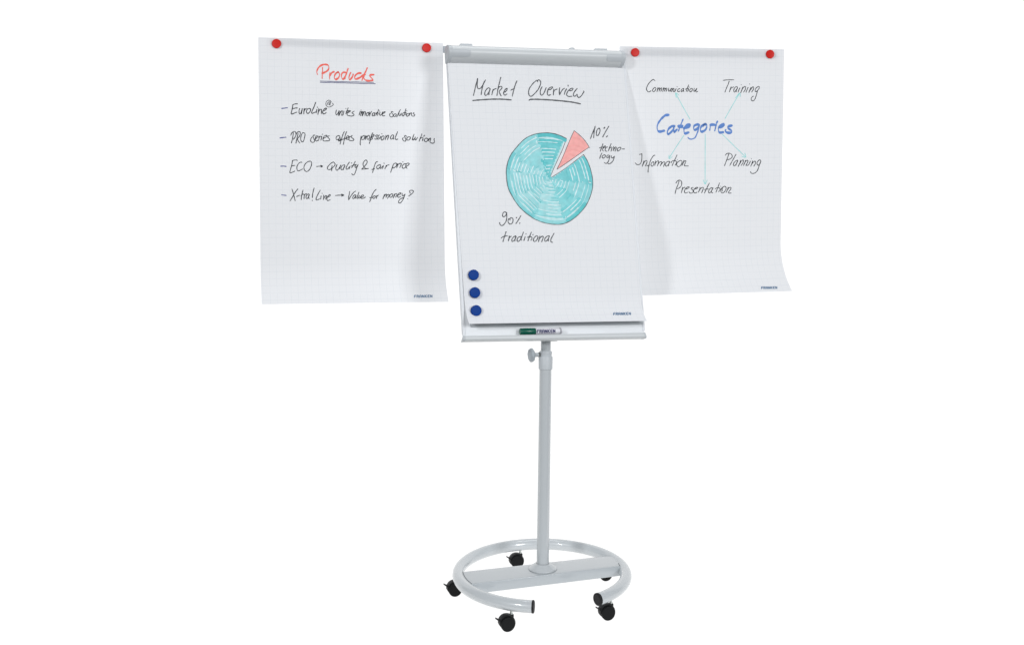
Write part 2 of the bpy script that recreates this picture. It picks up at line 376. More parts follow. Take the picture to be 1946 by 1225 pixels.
# castors: twin wheel, hood, brake lever, zinc stem
tdir = Vector((-0.93, -0.30, 0)).normalized(); wdir = Vector((-tdir.y * -1, tdir.x, 0)); wdir = Vector((0.30, -0.93, 0)).normalized()
def castor(c, first=None):
    z = Vector((0, 0, 1)); wc = tdir * 0.0165
    if first:
        r = first.copy(); COL.objects.link(r); r.parent = stand; r.location = c - WORLD[stand.name]
        for ch in first.children:
            k = ch.copy(); COL.objects.link(k); k.parent = r; k.matrix_parent_inverse.identity()
        return r
    r = empty('castor', (0, 0, 0)); WORLD[r.name] = Vector((0, 0, 0)); r.parent = stand
    R = 0.0245; h = z * R
    for sg in (1, -1):
        mb = MB(); o = wc + h + wdir * (sg * 0.0085)
        mb.lathe(o, wdir * sg, [(R * .6, -.0005), (R - .0008, 0), (R, .001), (R, .0105), (R - .001, .0125), (R - .003, .0138), (R - .0055, .014), (R - .006, .0134), (R * .3, .0130), (0, .0130)], 44)
        mb.build('wheel', BLACK2, r, angle=30)
    # hood: thick arc shell over the wheels
    mb = MB(); rs = []
    for k in range(25):
        a = math.radians(-28 + 212 * k / 24)      # measured from the front (away from trail) over the top
        d = -tdir * math.cos(a) + z * math.sin(a)
        ro = R + 0.0042 - 0.0012 * (k / 24); ri = R + 0.0010; wv = 0.0135
        rs.append([wc + h + d * ri - wdir * wv, wc + h + d * (ro - .0012) - wdir * wv, wc + h + d * ro - wdir * (wv - .003), wc + h + d * ro + wdir * (wv - .003), wc + h + d * (ro - .0012) + wdir * wv, wc + h + d * ri + wdir * wv])
    mb.rings(rs)
    # core between the wheels
    mb.lathe(wc + h - wdir * 0.0078, wdir, [(R * .92, 0), (R * .92, .0156)], 36)
    mb.build('hood', BLACK, r, angle=45)
    mb = MB(); mb.lathe(z * 0.026, z, [(0.0075, 0), (0.0085, 0.004), (0.0088, 0.022), (0.0070, 0.0245), (0.0052, 0.025)], 28); mb.build('swivel_housing', BLACK, r, angle=40)
    mb = MB(); mb.lathe(z * 0.050, z, [(0.0054, 0), (0.0054, 0.0042), (0.0042, 0.0042), (0.0042, 0.018)], 20); mb.build('stem', ZINC, r)
    # brake lever: flared tongue on the trailing side
    mb = MB(); b0 = wc + h; rs = []
    for dd, hh, ww, tt in ((0.019, 0.0085, .0085, .0026), (0.026, 0.0105, .0085, .0024), (0.031, 0.0140, .0075, .0019), (0.036, 0.0175, .0065, .0014), (0.039, 0.0185, .006, .0009)):
        c0 = b0 + tdir * dd + z * hh; nn = (z - tdir * 0.5).normalized()
        rs.append([c0 - wdir * ww - nn * tt, c0 + wdir * ww - nn * tt, c0 + wdir * ww + nn * tt, c0 - wdir * ww + nn * tt])
    mb.rings(rs); mb.build('brake_lever', BLACK, r, bevel=0.0004)
    r.location = c - WORLD[stand.name]
    return r
c0 = None
for k, a in enumerate((-108, -36, 36, 108, 180)):
    a = math.radians(a - 3.15); q = Vector((RC.x + RR * math.cos(a), RC.y + RR * math.sin(a), FL))
    if c0 is None: c0 = castor(q)
    else: castor(q, c0)

# ------------------------------------------------------------------ board
def quadbox(mb, c, d0, d1, nrm):                     # corners in the board plane (tl,tr,br,bl) -> slab from depth d0 to d1
    mb.rings([[p + nrm * d0 for p in c], [p + nrm * d1 for p in c]])
pTL, pTR, pBR, pBL = on(849, 96), on(1186.6, 106), on(1225.6, 634), on(880.8, 642)
mb = MB(); quadbox(mb, [pTL, pTR, pBR, pBL], -0.018, -0.001, BN); mb.build('whiteboard', BOARD, stand, bevel=0.001)
ex = (pBR - pBL).normalized(); ey = ex.cross(-BN) * -1
if ey.z < 0: ey = -ey
for (ta, ba) in ((pTL, pBL), (pTR, pBR)):           # slim white side trims standing slightly proud of the board
    u_ = (ta - ba).normalized(); sx_ = ex if ta is pTL else -ex; mb = MB()
    mb.box(ba + u_ * 0.012, sx_, u_, BN, (-0.0012, 0.0085), (0, (ta - ba).length - 0.05), (-0.0195, 0.0022)); mb.build('side_trim', TRIM, stand, bevel=0.0008)
# pole bracket behind the board
mb = MB(); mb.box(Vector((top.x, top.y, top.z + 0.030)), ex, Vector((0, 0, 1)), NB, (-.030, .030), (-.01, .035), (-.045, .019)); mb.build('pole_bracket', PLAST, stand, bevel=.002)
# grey strip on the board under the paper
s1, s2, s3, s4 = on(884, 617.5), on(1222.0, 610), on(1222.6, 616.2), on(888, 621.8)
s1, s2 = on(884, 603), on(1221.4, 597)
s4 = on(894.5, 621.8); s1 = on(888.5, 603)
mb = MB(); quadbox(mb, [s1, s2, s3, s4], 0.001, 0.0026, BN); mb.build('grey_strip', GREYSTRIP, stand, bevel=.0006)
mb = MB(); q1, q2, q3, q4 = on(1219.2, 597), on(1221.2, 597), on(1222.3, 616.0), on(1220.3, 616.1); quadbox(mb, [q1, q2, q3, q4], 0.0028, 0.0040, BN); mb.build('strip_rivet', PLAST, stand)
# pen tray: J profile
def section(xpt, ytop, ybot, xb):
    out = []
    dpt = 0.040
    T_ = on(xpt, ytop, dpt); Bt = on(xb, ybot, dpt); u_ = (T_ - Bt); h_ = u_.length; u_.normalize()
    P = lambda d, t: Bt + u_ * t + BN * (d - dpt)
    ring_ = []
    for d, t in ((0.0, 0.0), (0.030, 0.0), (0.036, 0.0012), (0.0392, 0.0045), (0.0405, 0.009), (0.0392, 0.0145), (0.0375, h_), (0.0352, h_ + .0004), (0.0352, h_ - .004), (0.036, 0.010), (0.0345, 0.0055), (0.030, 0.003), (0.0, 0.003)):
        ring_.append(P(d, t))
    return ring_
sL = section(881.3, 638.0, 647.8, 881.6); sR = section(1226.0, 631.8, 642.0, 1228.6)
mb = MB(); mb.rings([sL, sR]); mb.build('pen_tray', ALU, stand, angle=30)
for s_, sg in ((sL, -1), (sR, 1)):
    mb = MB(); o_ = [p for p in s_[:8]]; cen = sum((p for p in o_), Vector()) / len(o_)
    big = [cen + (p - cen) * 1.05 for p in o_]; e1 = [p + ex * sg * 0.0022 for p in big]; e0 = [p - ex * sg * 0.006 for p in big]
    mb.rings([e0, e1]); mb.build('tray_end_cap', PLAST, stand, bevel=.0006)
# top clamp bar: D profile with end caps
cL, cR = on(847.5, 103.5, 0.010), on(1180.8, 113.7, 0.010)
bx = (cR - cL).normalized(); bz = bx.cross(BN); bz = bz if bz.z > 0 else -bz
HR = 0.0312
def dprof(sc=1.0, n=26, dn=0.0):
    out = []
    for k in range(n + 1):
        a = math.radians(-94 + 188 * k / n); out.append((math.cos(a) * 0.050 * sc + dn, math.sin(a) * HR * sc))
    out += [(-0.022 * sc, HR * 0.92 * sc), (-0.022 * sc, -HR * 0.92 * sc)]
    return out
def barsec(o, sc=1.0): return [o + BN * a + bz * b for a, b in dprof(sc)]
mb = MB(); mb.rings([barsec(cL + bx * .01), barsec(cR - bx * .012)]); bar = mb.build('clamp_bar', ALU, stand, angle=25)
for c_, sg in ((cL, 1), (cR, -1)):
    mb = MB(); mb.rings([barsec(c_, 0.985), barsec(c_ + bx * sg * .0015, 1.03), barsec(c_ + bx * sg * .0135, 1.03), barsec(c_ + bx * sg * .015, 1.005)])
    cap = mb.build('bar_end_cap', PLAST, stand, angle=25)
    # proud latch plate following the curve of the bar, rounded at its inner end
    wl = 0.070 if sg > 0 else 0.066; mb = MB(); rows = []
    for i in range(9):
        xx = 0.012 + (wl) * i / 8; k = 1.0 if i < 7 else (0.93 if i == 7 else 0.80); arc_ = []
        for j in range(11):
            a = math.radians(-20 + 24 * k * (-1 + 2 * j / 10)); rr = 1.0
            arc_.append(c_ + bx * sg * xx + BN * (math.cos(a) * 0.050 * 1.045) + bz * (math.sin(a) * HR * 1.045))
        lo = [c_ + bx * sg * xx + BN * (math.cos(math.radians(-20 + 24 * k * (-1 + 2 * j / 10))) * 0.050 * 0.985) + bz * (math.sin(math.radians(-20 + 24 * k * (-1 + 2 * j / 10))) * HR * 0.985) for j in range(11)]
        rows.append(arc_ + lo[::-1])
    mb.rings(rows); mb.build('latch_plate', PLAST, cap, bevel=0.0004, angle=30)
# two ribbed hooks and a pin on top of the bar
for xa, xb_, yy in ((873.5, 897, 86.2), (1129, 1153, 95.3)):
    h = thing('paper_hook', (0, 0, 0), None, None); h.parent = stand; WORLD[h.name] = WORLD[stand.name]; h.location = (0, 0, 0)
    pa = hit(xa, yy, cL - BN * 0.004, BN); pb = hit(xb_, yy + (xb_ - xa) * .031, cL - BN * 0.004, BN); Ld = (pb - pa).length
    mb = MB(); mb.box(pa, bx, bz, BN, (0, Ld), (-0.006, 0.0036), (-0.010, 0.008)); mb.build('hook_body', PLAST, h, bevel=0.0012)
    for i in range(9):
        mb = MB(); mb.box(pa + bx * (0.004 + (Ld - .009) * i / 8), bx, bz, BN, (0, 0.0018), (0.0034, 0.0046), (-0.009, 0.0085)); mb.build('hook_rib', PLAST, h)
    if 'label' in h: pass
pp = hit(1086.5, 94.5, cL, BN); mb = MB(); mb.lathe(pp - bz * 0.0045, bz, [(0.0115, 0), (0.0115, 0.0075), (0.009, 0.0098), (0.004, 0.0108), (0, 0.011)], 28); mb.build('release_button', PLAST, stand)
pa = hit(898, 89.6, cL - BN * .01, BN); mb = MB(); mb.box(pa, bx, bz, BN, (0, 0.033), (-0.004, 0.0012), (-0.008, 0.006)); mb.build('hinge_plate', PLAST, stand, bevel=.0005)

# fold-out extension arms behind the side sheets
AO = 0.004
def arm(p0, n, pts):
    c = [hit(x, y, p0 - n * AO, n) for x, y in pts]; mb = MB(); mb.rings([[p for p in c], [p - n * 0.010 for p in c]]); return mb.build('extension_arm', PLAST_L, stand, bevel=.0015)
PLAST_L = mat('pale_grey_steel', srgb(165, 171, 178), 0.45)
arm(L0, LN, ((513, 74.5), (851, 88), (851, 101), (513, 86.5)))
arm(R0, RN, ((1183, 91.5), (1477, 98.5), (1477, 111.5), (1183, 107.5)))

# ------------------------------------------------------------------ paper
def sheet_obj(name, sh, label, cat, nu=40, nv=72, thick=0.0003):
    t = MB()
    for j in range(nv + 1):
        for i in range(nu + 1):
            t.v.append(sh.S(i / nu, j / nv)); t.uv[len(t.v) - 1] = (i / nu * sh.W + .006, j / nv * sh.H + .008)
    for j in range(nv):
        for i in range(nu):
            a = j * (nu + 1) + i; t.f.append((a, a + nu + 1, a + nu + 2, a + 1))
    if thick > 0.001:                                 # the pad: a stack of pages with real thickness
        m = len(t.v)
        for k in range(m): t.v.append(t.v[k] - sh.n * thick); t.uv[m + k] = t.uv[k]
        t.f += [tuple(m + x for x in reversed(f)) for f in list(t.f)]
        rim = [i for i in range(nu + 1)] + [j * (nu + 1) + nu for j in range(1, nv + 1)] + [nv * (nu + 1) + i for i in range(nu - 1, -1, -1)] + [j * (nu + 1) for j in range(nv - 1, 0, -1)]
        for k in range(len(rim)):
            a, b = rim[k], rim[(k + 1) % len(rim)]; t.f.append((a, b, m + b, m + a))
    root = thing(name, sh.S(.5, 1.0), label, cat)
    t.build('page', PADPAPER if thick > 0.001 else PAPER, root, angle=60); return root
SL = Sheet((490.5, 71), (841.8, 82), (497.3, 578), (852.3, 573.2), LN, .050, .062, .84, L0, 0, 0.4, .0009)
SM = Sheet((850, 112), (1184.5, 122), (891.3, 615.2), (1229.6, 609.6), BN, .044, .046, .90, B0, .0035, 1.9, .0002)
SR = Sheet((1177, 88), (1490, 94), (1188, 562.2), (1505.6, 553), RN, .060, .105, .80, R0, 0, 3.3, .0009)
left = sheet_obj('flipchart_sheet', SL, 'squared paper sheet with the red heading Products, hanging left of the board', 'paper sheet')
mid = sheet_obj('flipchart_pad', SM, 'squared flipchart pad on the board showing Market Overview and a teal pie chart', 'paper pad', thick=0.0014)
right = sheet_obj('flipchart_sheet', SR, 'squared paper sheet with the blue word Categories and arrows, hanging right of the board', 'paper sheet')

K1 = srgb(52, 55, 60); K2 = srgb(84, 86, 90); K3 = srgb(96, 98, 102); RD = srgb(242, 112, 100); NAVY = srgb(66, 70, 118)
CB = srgb(98, 138, 205); TA = srgb(150, 222, 220); LOGO = srgb(8, 92, 138)
word(left, SL, 'handwriting', 'heading Products in broad red marker', [(595, 115, 14.97, 2, RD, """
125,405 105,330 130,245 185,175 260,130 350,118 420,135 448,190 435,260 380,315 310,350 262,368;270,200 268,300 260,400 256,515;478,350 470,440 472,540;480,440 510,380 545,345 590,325;
715,330 650,370 610,440 605,500 640,540 700,515 745,450 750,380 715,345 680,345;920,345 860,340 815,385 805,450 825,515 850,540 880,510 915,450;995,230 960,340 925,440 905,525;
1070,350 1035,420 1020,500 1040,555 1080,520 1120,460 1140,390 1145,420;1360,365 1300,365 1230,400 1185,460 1190,525 1240,530 1320,495 1375,460;1540,215 1490,330 1440,430 1390,570;1375,455 1440,415 1480,405;
1450,440 1440,500 1490,560 1580,580 1680,572 1700,550 1650,490 1610,440 1650,412 1725,408""", (1.5, 3.7, math.radians(75)))])
word(left, SL, 'underline', None, [(595, 115, 14.97, 1.25, NAVY, "205,590 600,602 1000,612 1400,620 1720,628")])
word(left, SL, 'underline', None, [(595, 115, 14.97, 1.25, NAVY, "200,625 600,635 1000,645 1400,658 1770,665")])
word(left, SL, 'handwriting', 'first bullet line in black marker', [(530, 185, 14.97, 1.9, BL_, "80,320 160,310 240,300"), (530, 185, 14.97, 1.7, K1, """
525,190 460,192 395,215;395,215 385,300 365,390 345,460;345,460 375,480 430,455 510,425;385,332 460,310 525,305;590,325 572,390 580,460 610,470 645,400 665,325;665,325 650,400 645,475;
720,320 712,400 708,475;712,400 740,350 780,320;830,325 790,370 785,430 815,462 860,440 900,380 895,330 850,320;1045,150 1000,270 950,380 930,440 950,460 1000,440 1045,420;1080,350 1062,440;1095,285 1105,290;
1135,320 1125,400 1108,490;1120,420 1170,350 1205,345 1215,380 1205,470;1285,385 1340,350 1355,310 1310,320 1260,380 1245,440 1265,475 1310,465 1345,435"""),
(530, 185, 14.97, 1.15, K1, "1490,135 1460,95 1400,90 1350,130 1335,190 1360,250 1420,280 1490,260 1540,220 1550,195 1515,170;1390,215 1380,175 1410,140 1450,130 1470,160 1450,195 1420,190;1430,150 1425,215;1430,190 1460,225"),
(630, 200, 11.447, 1.45, K1, """105,110 92,170 110,215 150,160 165,120;165,120 155,225;190,130 182,180 165,225;175,200 222,122 235,140 218,222;270,130 250,210 225,222;310,72 316,76;362,60 335,130 310,190;320,135 350,125 390,118;
340,175 400,140 412,120 370,130 340,180 345,220 390,235;495,130 450,160 455,180 490,200 480,225 430,240 390,228;625,135 600,215;640,105 645,109;650,135 630,235;632,210 665,145 678,150 665,230;695,140 675,235;680,210 715,145 738,150 725,225;
790,160 765,180 755,225 785,235 810,190 795,160;820,150 830,190 825,235;825,235 845,180 870,140;930,165 895,180 885,225 905,235 940,195 935,165;940,175 930,235;1025,95 1000,160 960,225;960,180 1000,160 1015,180 1000,225;1042,128 1048,132;
1055,150 1045,200 1065,225 1100,180 1110,150;1110,195 1160,160 1165,142 1130,155 1105,200 1115,235 1160,230;1345,155 1310,140 1300,160 1335,200 1340,235 1305,260 1270,240 1265,200 1280,180;1390,190 1360,200 1350,240 1380,250 1410,215 1400,190;
1500,95 1460,170 1420,255;1470,175 1465,225 1490,225 1520,175;1520,175 1512,222;1590,155 1550,180 1540,225 1560,235 1590,200;1620,80 1595,160 1570,235;1600,170 1625,165 1610,215;1632,125 1640,130;1660,180 1635,200 1635,240 1660,240 1690,200 1675,180;
1700,175 1690,225;1700,200 1730,165 1740,180 1735,215;1795,160 1775,185 1812,205 1800,235 1760,240 1740,220""")])
word(left, SL, 'handwriting', 'second bullet line in black marker', [(525, 240, 12.16, 1.9, BL_, "85,272 150,262 225,255"), (525, 240, 12.16, 1.5, K1, """
335,210 355,160 400,125 435,125 455,165 450,220 420,275 395,305;395,150 385,230 370,310 350,385;455,200 480,150 520,125 550,135 555,180 530,240 490,290;505,160 490,230 470,310 455,395;485,295 510,345 545,390;
610,155 580,200 565,280 575,340 605,365 635,330 655,250 665,190 650,155 615,150;895,210 865,205 850,235 870,290 885,330 870,365 830,375 795,345 800,290 830,250;905,295 950,255 955,225 930,225 905,270 905,325 930,345 960,325;
985,230 985,300 978,335;985,275 1015,235 1045,240;1050,240 1040,290 1030,325;1065,185 1070,190;1085,285 1150,250 1170,215 1130,215 1085,270 1080,320 1115,345 1160,335;1225,220 1190,235 1190,255 1225,290 1235,320 1200,340 1150,340;
1440,215 1395,240 1380,290 1405,315 1450,290 1470,240 1445,215;1465,235 1480,290 1470,325 1440,315 1440,345 1480,330 1530,305;1575,120 1545,180 1515,270 1490,350 1475,415;1625,125 1600,190 1575,290 1560,370 1550,420;1530,305 1600,285 1640,270;
1615,285 1665,255 1670,225 1640,225 1615,270 1620,300 1650,305;1685,240 1680,300;1680,270 1705,240 1725,238;1755,215 1730,235 1740,260 1785,295 1790,320 1750,338 1690,325 1665,300"""),
(675, 240, 12.16, 1.5, K1, """140,230 125,300 115,370 118,435;140,290 165,240 200,215 220,230 215,280 190,305 150,310;245,220 240,265 232,310;240,265 265,235 285,225;305,215 280,240 270,285 290,305 325,285 335,240 320,215 300,220;
405,155 380,200 360,270 345,340 325,400;320,325 370,310 400,290;385,265 430,225 435,195 410,200 385,240 390,285 405,295;515,205 480,210 475,235 510,270 500,295 460,300 450,280;560,205 525,225 530,250 555,270 550,295 510,300;590,235 575,285;612,172 620,178;
640,225 610,250 600,300 620,325 650,300 670,250 655,225;710,210 705,260 690,310;700,280 745,215 770,210 765,250 745,310;865,200 830,225 815,275 830,300 865,280 890,220 870,200;890,220 880,260 890,300;980,125 950,200 925,260 930,300 960,310 985,295;
1185,235 1160,215 1140,235 1165,290 1170,330 1150,350 1110,330 1095,290 1110,265;1240,245 1200,265 1195,310 1225,325 1265,295 1275,255 1245,245;1360,185 1335,250 1315,315;1330,275 1335,320 1360,305 1390,250;1390,250 1380,300 1400,320 1440,260;
1540,180 1520,240 1490,310 1475,350;1490,300 1530,265 1565,270 1555,340;1605,210 1580,235;1630,285 1600,300 1600,340 1640,358 1680,320 1665,280 1630,280;1705,285 1690,340;1695,320 1735,275 1745,285 1730,340;1830,285 1820,310 1832,350 1820,385 1780,395 1735,375 1725,350""")])
word(left, SL, 'handwriting', 'third bullet line in black marker', [(525, 295, 13.9, 1.9, BL_, "120,292 190,288 260,296"), (525, 295, 13.9, 1.5, K1, """
550,145 545,130 490,130 430,140;430,140 420,210 395,310 370,400 360,460 400,460 490,420;405,285 450,275 490,270;675,190 640,185 590,220 550,290 545,360 570,410 620,405 695,365;890,160 830,175 760,240 730,320 750,400 800,432 860,400 910,320 935,230 920,170 885,158;
1065,300 1130,292 1220,290;1175,270 1215,285 1220,300 1180,315;1510,175 1440,220 1370,290 1350,340 1375,380 1430,375 1500,320 1555,250 1540,210 1510,178;1475,270 1465,340 1465,410;1605,250 1575,320 1575,370 1600,400 1640,370 1690,290;1705,260 1680,320 1675,365;
1800,255 1740,275 1710,330 1715,375 1740,385 1790,330 1815,270;1810,290 1775,340 1775,385;1930,185 1880,260 1845,340 1860,375 1900,350 1935,310"""),
(660, 295, 13.9, 1.5, K1, """75,290 50,360;105,205 115,210;210,165 170,240 115,335;110,290 170,265 240,245;235,245 205,290 215,330 250,300 285,250;285,250 250,330 220,430 190,500 155,525 120,490;
380,370 430,320 500,240 525,180 510,135 480,132 430,180 415,240 430,290 470,340 500,355 560,352;380,370 460,365 540,354;800,175 770,175 740,220 715,290 695,360 665,460;648,378 720,358;870,250 810,270 775,310 790,360 830,350 880,290 870,255;
880,290 865,330 880,355 920,310 950,275;955,285 930,355;965,212 975,216;1030,270 1010,320 990,360;1005,330 1050,270 1105,255;1215,245 1190,320 1165,390 1145,455;1190,330 1220,240 1275,210 1305,225 1295,280 1240,330 1200,340;
1330,225 1320,280 1305,330;1315,290 1350,240 1400,215 1430,225;1430,225 1410,280 1385,330;1465,175 1470,182;1540,225 1490,240 1450,290 1455,335 1500,345 1560,300;1560,290 1610,265 1635,220 1590,210 1550,250 1545,310 1580,350""")])
word(left, SL, 'handwriting', 'fourth bullet line in black marker', [(525, 350, 13.9, 1.7, BL_, "140,280 200,290 260,296"), (525, 350, 13.9, 1.5, K1, """
415,130 440,210 470,320 500,440;570,125 490,230 420,350 365,440;540,328 580,305 625,295;705,155 685,240 665,330 660,410;655,300 700,265 735,270 740,300 732,385;740,300 765,265 800,252;850,260 805,285 785,340 800,385 830,370 865,310 870,265 850,255;
865,280 850,340 870,385;1000,100 975,190 960,270 952,355;950,425 952,432;1160,160 1110,250 1065,340 1050,400 1070,420 1140,390;1185,310 1170,395;1210,240 1214,244;1250,290 1255,350 1240,410;1245,390 1290,320 1320,300 1325,330 1300,400;
1350,350 1420,310 1430,280 1395,285 1350,340 1335,400 1360,435 1425,410;1560,300 1650,292 1780,290;1715,265 1785,290 1720,318"""),
(650, 350, 12.97, 1.5, K1, """190,180 175,260 160,330 162,385;162,385 220,290 280,210 335,172;330,260 280,290 260,340 285,355 320,320 345,270;345,280 325,350;415,200 390,270 365,340 380,355 410,330;425,280 410,330 430,350 465,300;
470,330 530,295 530,270 490,275 460,320 480,355 530,345 575,320;840,130 790,180 745,260 715,350 680,435;685,335 740,325 770,310;800,285 765,305 760,345 790,350 825,310 810,285 785,290;855,280 850,310 845,355;850,325 870,290 895,272;
1045,255 1025,310 1008,360;1020,330 1055,275 1090,245 1100,265 1080,325;1085,320 1120,265 1160,255 1155,290 1120,350;1215,245 1180,270 1175,315 1200,325 1245,290 1250,245 1215,240;1290,240 1280,290 1260,340;1270,320 1310,245 1350,235 1350,270 1320,320;
1385,270 1440,240 1450,215 1410,220 1375,265 1370,310 1400,325 1450,300;1485,225 1480,265 1500,290 1550,250;1555,245 1530,310 1490,400 1440,460 1400,460 1395,420 1440,365 1530,325;1680,225 1665,165 1710,150 1755,165 1755,195 1710,245 1640,295;1615,360 1620,365""")])

# middle pad
word(mid, SM, 'handwriting', 'heading word Market in grey black marker', [(890, 140, 17.69, 1.75, K2, """
172,735 200,620 250,400 310,170;310,170 300,330 300,450 340,515 400,500 460,430 520,310 580,215;560,250 500,370 460,520 430,710;735,520 680,480 610,530 560,620 550,700 590,740 640,700 700,610 735,520;735,520 700,620 690,720;
830,540 810,630 790,715;815,600 860,540 935,505;1090,130 1050,290 1000,500 960,740;1010,480 1060,440 1120,440 1125,500 1050,580 1040,620 1070,700 1100,750;1220,630 1270,590 1310,510 1270,510 1210,580 1185,650 1200,710 1240,730 1295,690;
1635,245 1570,400 1520,580 1475,765;1425,565 1480,532 1540,520""")])
word(mid, SM, 'handwriting', 'heading word Overview in grey black marker', [(995, 140, 15.57, 1.75, K2, """415,245 400,205 340,235 240,340 170,450 145,560 170,650 225,675 300,620 410,500 480,370 505,280 490,215 440,190 415,210;545,395 505,480 490,570 510,630 550,640 600,580 640,490 665,420;
715,465 780,480 840,440 860,405 820,400 750,440 710,520 705,600 730,645 795,630;890,460 885,550 880,640;885,560 920,490 990,465;1068,420 1055,500 1060,630;1060,630 1110,540 1160,470 1210,440;1270,455 1230,530 1205,615;1313,345 1320,375;
1340,500 1400,510 1450,480 1465,445 1420,440 1340,490 1285,570 1275,640 1330,680 1430,675;1590,440 1520,520 1475,600 1480,660 1520,675 1560,640 1580,615;1580,615 1600,690 1640,710 1700,670 1760,580 1785,540 1770,520""")])
word(mid, SM, 'underline', None, [(890, 140, 17.69, 2.4, K3, "155,910 400,888 700,868 1000,862 1250,872 1440,888")])
word(mid, SM, 'underline', None, [(995, 140, 15.57, 2.5, K3, "165,790 210,768 400,765 700,778 1000,800 1300,830 1500,860 1680,898")])
word(mid, SM, 'handwriting', 'note 10% technology beside the pink slice', [(1110, 230, 14.41, 1.6, K2, """172,488 210,380 260,260 305,150;300,170 275,280 262,465;410,200 360,240 335,320 340,390 370,405 410,350 435,260 420,205 400,200;675,150 600,270 510,440;
515,630 480,720 440,835;420,740 465,722 500,702;525,745 575,710 585,685 550,690 515,740 505,800 530,825;645,715 605,720 580,770 580,825 625,828;740,625 700,720 665,820;690,760 735,720 765,730 750,780 735,830;800,700 810,760 795,815;805,790 850,720 880,720 870,770 845,830;
980,720 930,740 905,790 920,825 970,800 1010,750 985,718;1040,770 1100,770;488,880 455,940 428,1025;550,930 505,955 495,1000 525,1020 575,985 590,945 555,928;690,945 645,935 620,975 630,1010 670,990 695,950;695,950 685,1050 650,1130 600,1165 555,1140;
740,950 745,1000 775,1015 830,970;830,970 800,1070 750,1140 690,1175 655,1165"""), (1110, 230, 14.41, 2.1, K2, "563,178 543,206;638,408 614,442")])
word(mid, SM, 'handwriting', 'note 90% traditional under the pie chart', [(940, 395, 15.57, 1.7, K2, """350,150 300,120 250,150 232,220 260,268 310,240 350,180;355,130 358,250 345,370 290,470 220,525 165,500 145,440;455,360 450,325 480,290 530,310 545,370 520,450 465,482 415,450 395,390 420,320;
775,235 700,360 630,465;340,705 300,820 245,995;192,890 260,850 380,825;430,830 425,900 405,970;415,930 440,870 490,840;625,830 560,860 515,920 510,980 545,990 600,930 635,850;630,850 600,920 600,975;780,850 720,860 670,910 665,975 700,995 750,950 785,880;
850,720 810,830 780,920 800,960;905,850 885,910 865,965;930,765 920,778;1085,720 1050,800 1010,900 985,970;965,880 1010,855 1060,850 1100,870 1100,920 1070,960;1140,785 1128,797;1220,840 1170,880 1145,950 1165,990 1210,985 1260,920 1280,850 1240,825 1210,840;
1340,830 1320,900 1295,1000;1310,930 1370,860 1430,840 1430,900 1390,1000;1610,825 1550,840 1490,900 1480,970 1510,990 1570,940 1620,840;1620,840 1590,910 1590,980;1755,755 1700,850 1660,940 1665,1000 1710,1020"""), (940, 395, 15.57, 2.0, K2, "655,285 637,300;748,447 732,460")])
# pie chart
pie = thing('pie_chart', SM.S(.45, .45), None, None); pie.parent = mid; pie.location = WORLD[pie.name] - WORLD[mid.name]
if 'label' in pie: del pie['label']
pie['label'] = 'hand drawn pie chart, teal with one pink slice pulled out'
X0, Y0, S0 = 950.0, 240.0, 6.284
OUT = parse("795,148 700,105 600,82 500,82 405,100 300,150 200,250 120,360 80,490 78,600 100,740 165,870 250,980 370,1080 480,1135 600,1165 720,1170 820,1140 930,1060 1030,940 1090,800 1108,680 1090,550 1050,430 998,340")[0]
out_s = crs([(x / S0, y / S0) for x, y in OUT])
CX, CY = 592 / S0, 632 / S0
polar = sorted((math.atan2(y - CY, x - CX) % (2 * math.pi), math.hypot(x - CX, y - CY)) for x, y in out_s)
def rad(a):
    a %= 2 * math.pi
    for i in range(len(polar)):
        if polar[i][0] > a: break
    else: i = 0
    a1_, r1 = polar[i]; a0_, r0 = polar[i - 1]; d = (a1_ - a0_) % (2 * math.pi); t = ((a - a0_) % (2 * math.pi)) / d if d else 0
    return r0 + (r1 - r0) * t
def poly(mb, sh, pts, col, lift):
    b = len(mb.v)
    for x, y in pts: g = sh.inv(x, y); mb.v.append(sh.S(*g) + sh.n * lift); mb.c.append(col)
    return b
def A(x, y): return math.atan2(y / S0 - CY, x / S0 - CX) % (2 * math.pi)
TEAL = [srgb(150, 218, 222), srgb(128, 208, 212), srgb(110, 199, 204), srgb(140, 212, 216)]; PALE = srgb(192, 231, 234); WHITE = srgb(222, 240, 243); DTEAL = srgb(84, 186, 190)
# light wash under the strokes: a fan from the centre with the slice left out
ga, gb = A(998, 340) - 0.0, A(795, 148) + 2 * math.pi if A(795, 148) < A(998, 340) else A(795, 148)
mb = MB(); n = 120; fan = []
for i in range(n + 1):
    a = ga + 0.02 + (gb - ga - 0.04) * i / n; r = rad(a) - 0.7; fan.append((X0 + CX + r * math.cos(a), Y0 + CY + r * math.sin(a)))
b = poly(mb, SM, [(X0 + CX - .5, Y0 + CY + 1.2)] + fan, PALE, 0.0003)
for i in range(1, n + 1): mb.f.append((b, b + i, b + i + 1))
mb.build('teal_wash', INK, pie, smooth=False)
bounds = [A(998, 340), A(1085, 670), A(1010, 940), A(800, 1110), A(420, 1060), A(165, 850), A(95, 520), A(165, 295), A(412, 110), A(795, 148)]
for i in range(1, len(bounds)):
    while bounds[i] < bounds[i - 1]: bounds[i] += 2 * math.pi
tones = [(srgb(116, 204, 209), srgb(132, 210, 215)), (srgb(134, 210, 215), srgb(158, 220, 224)), (srgb(112, 203, 207), srgb(150, 218, 222)), (srgb(138, 213, 217), srgb(186, 228, 231)), (srgb(124, 206, 211), srgb(182, 227, 230)),
         (srgb(120, 205, 210), srgb(178, 226, 230)), (srgb(128, 208, 213), srgb(180, 226, 230)), (srgb(142, 214, 218), srgb(166, 222, 226)), (srgb(100, 197, 202), srgb(128, 208, 212))]
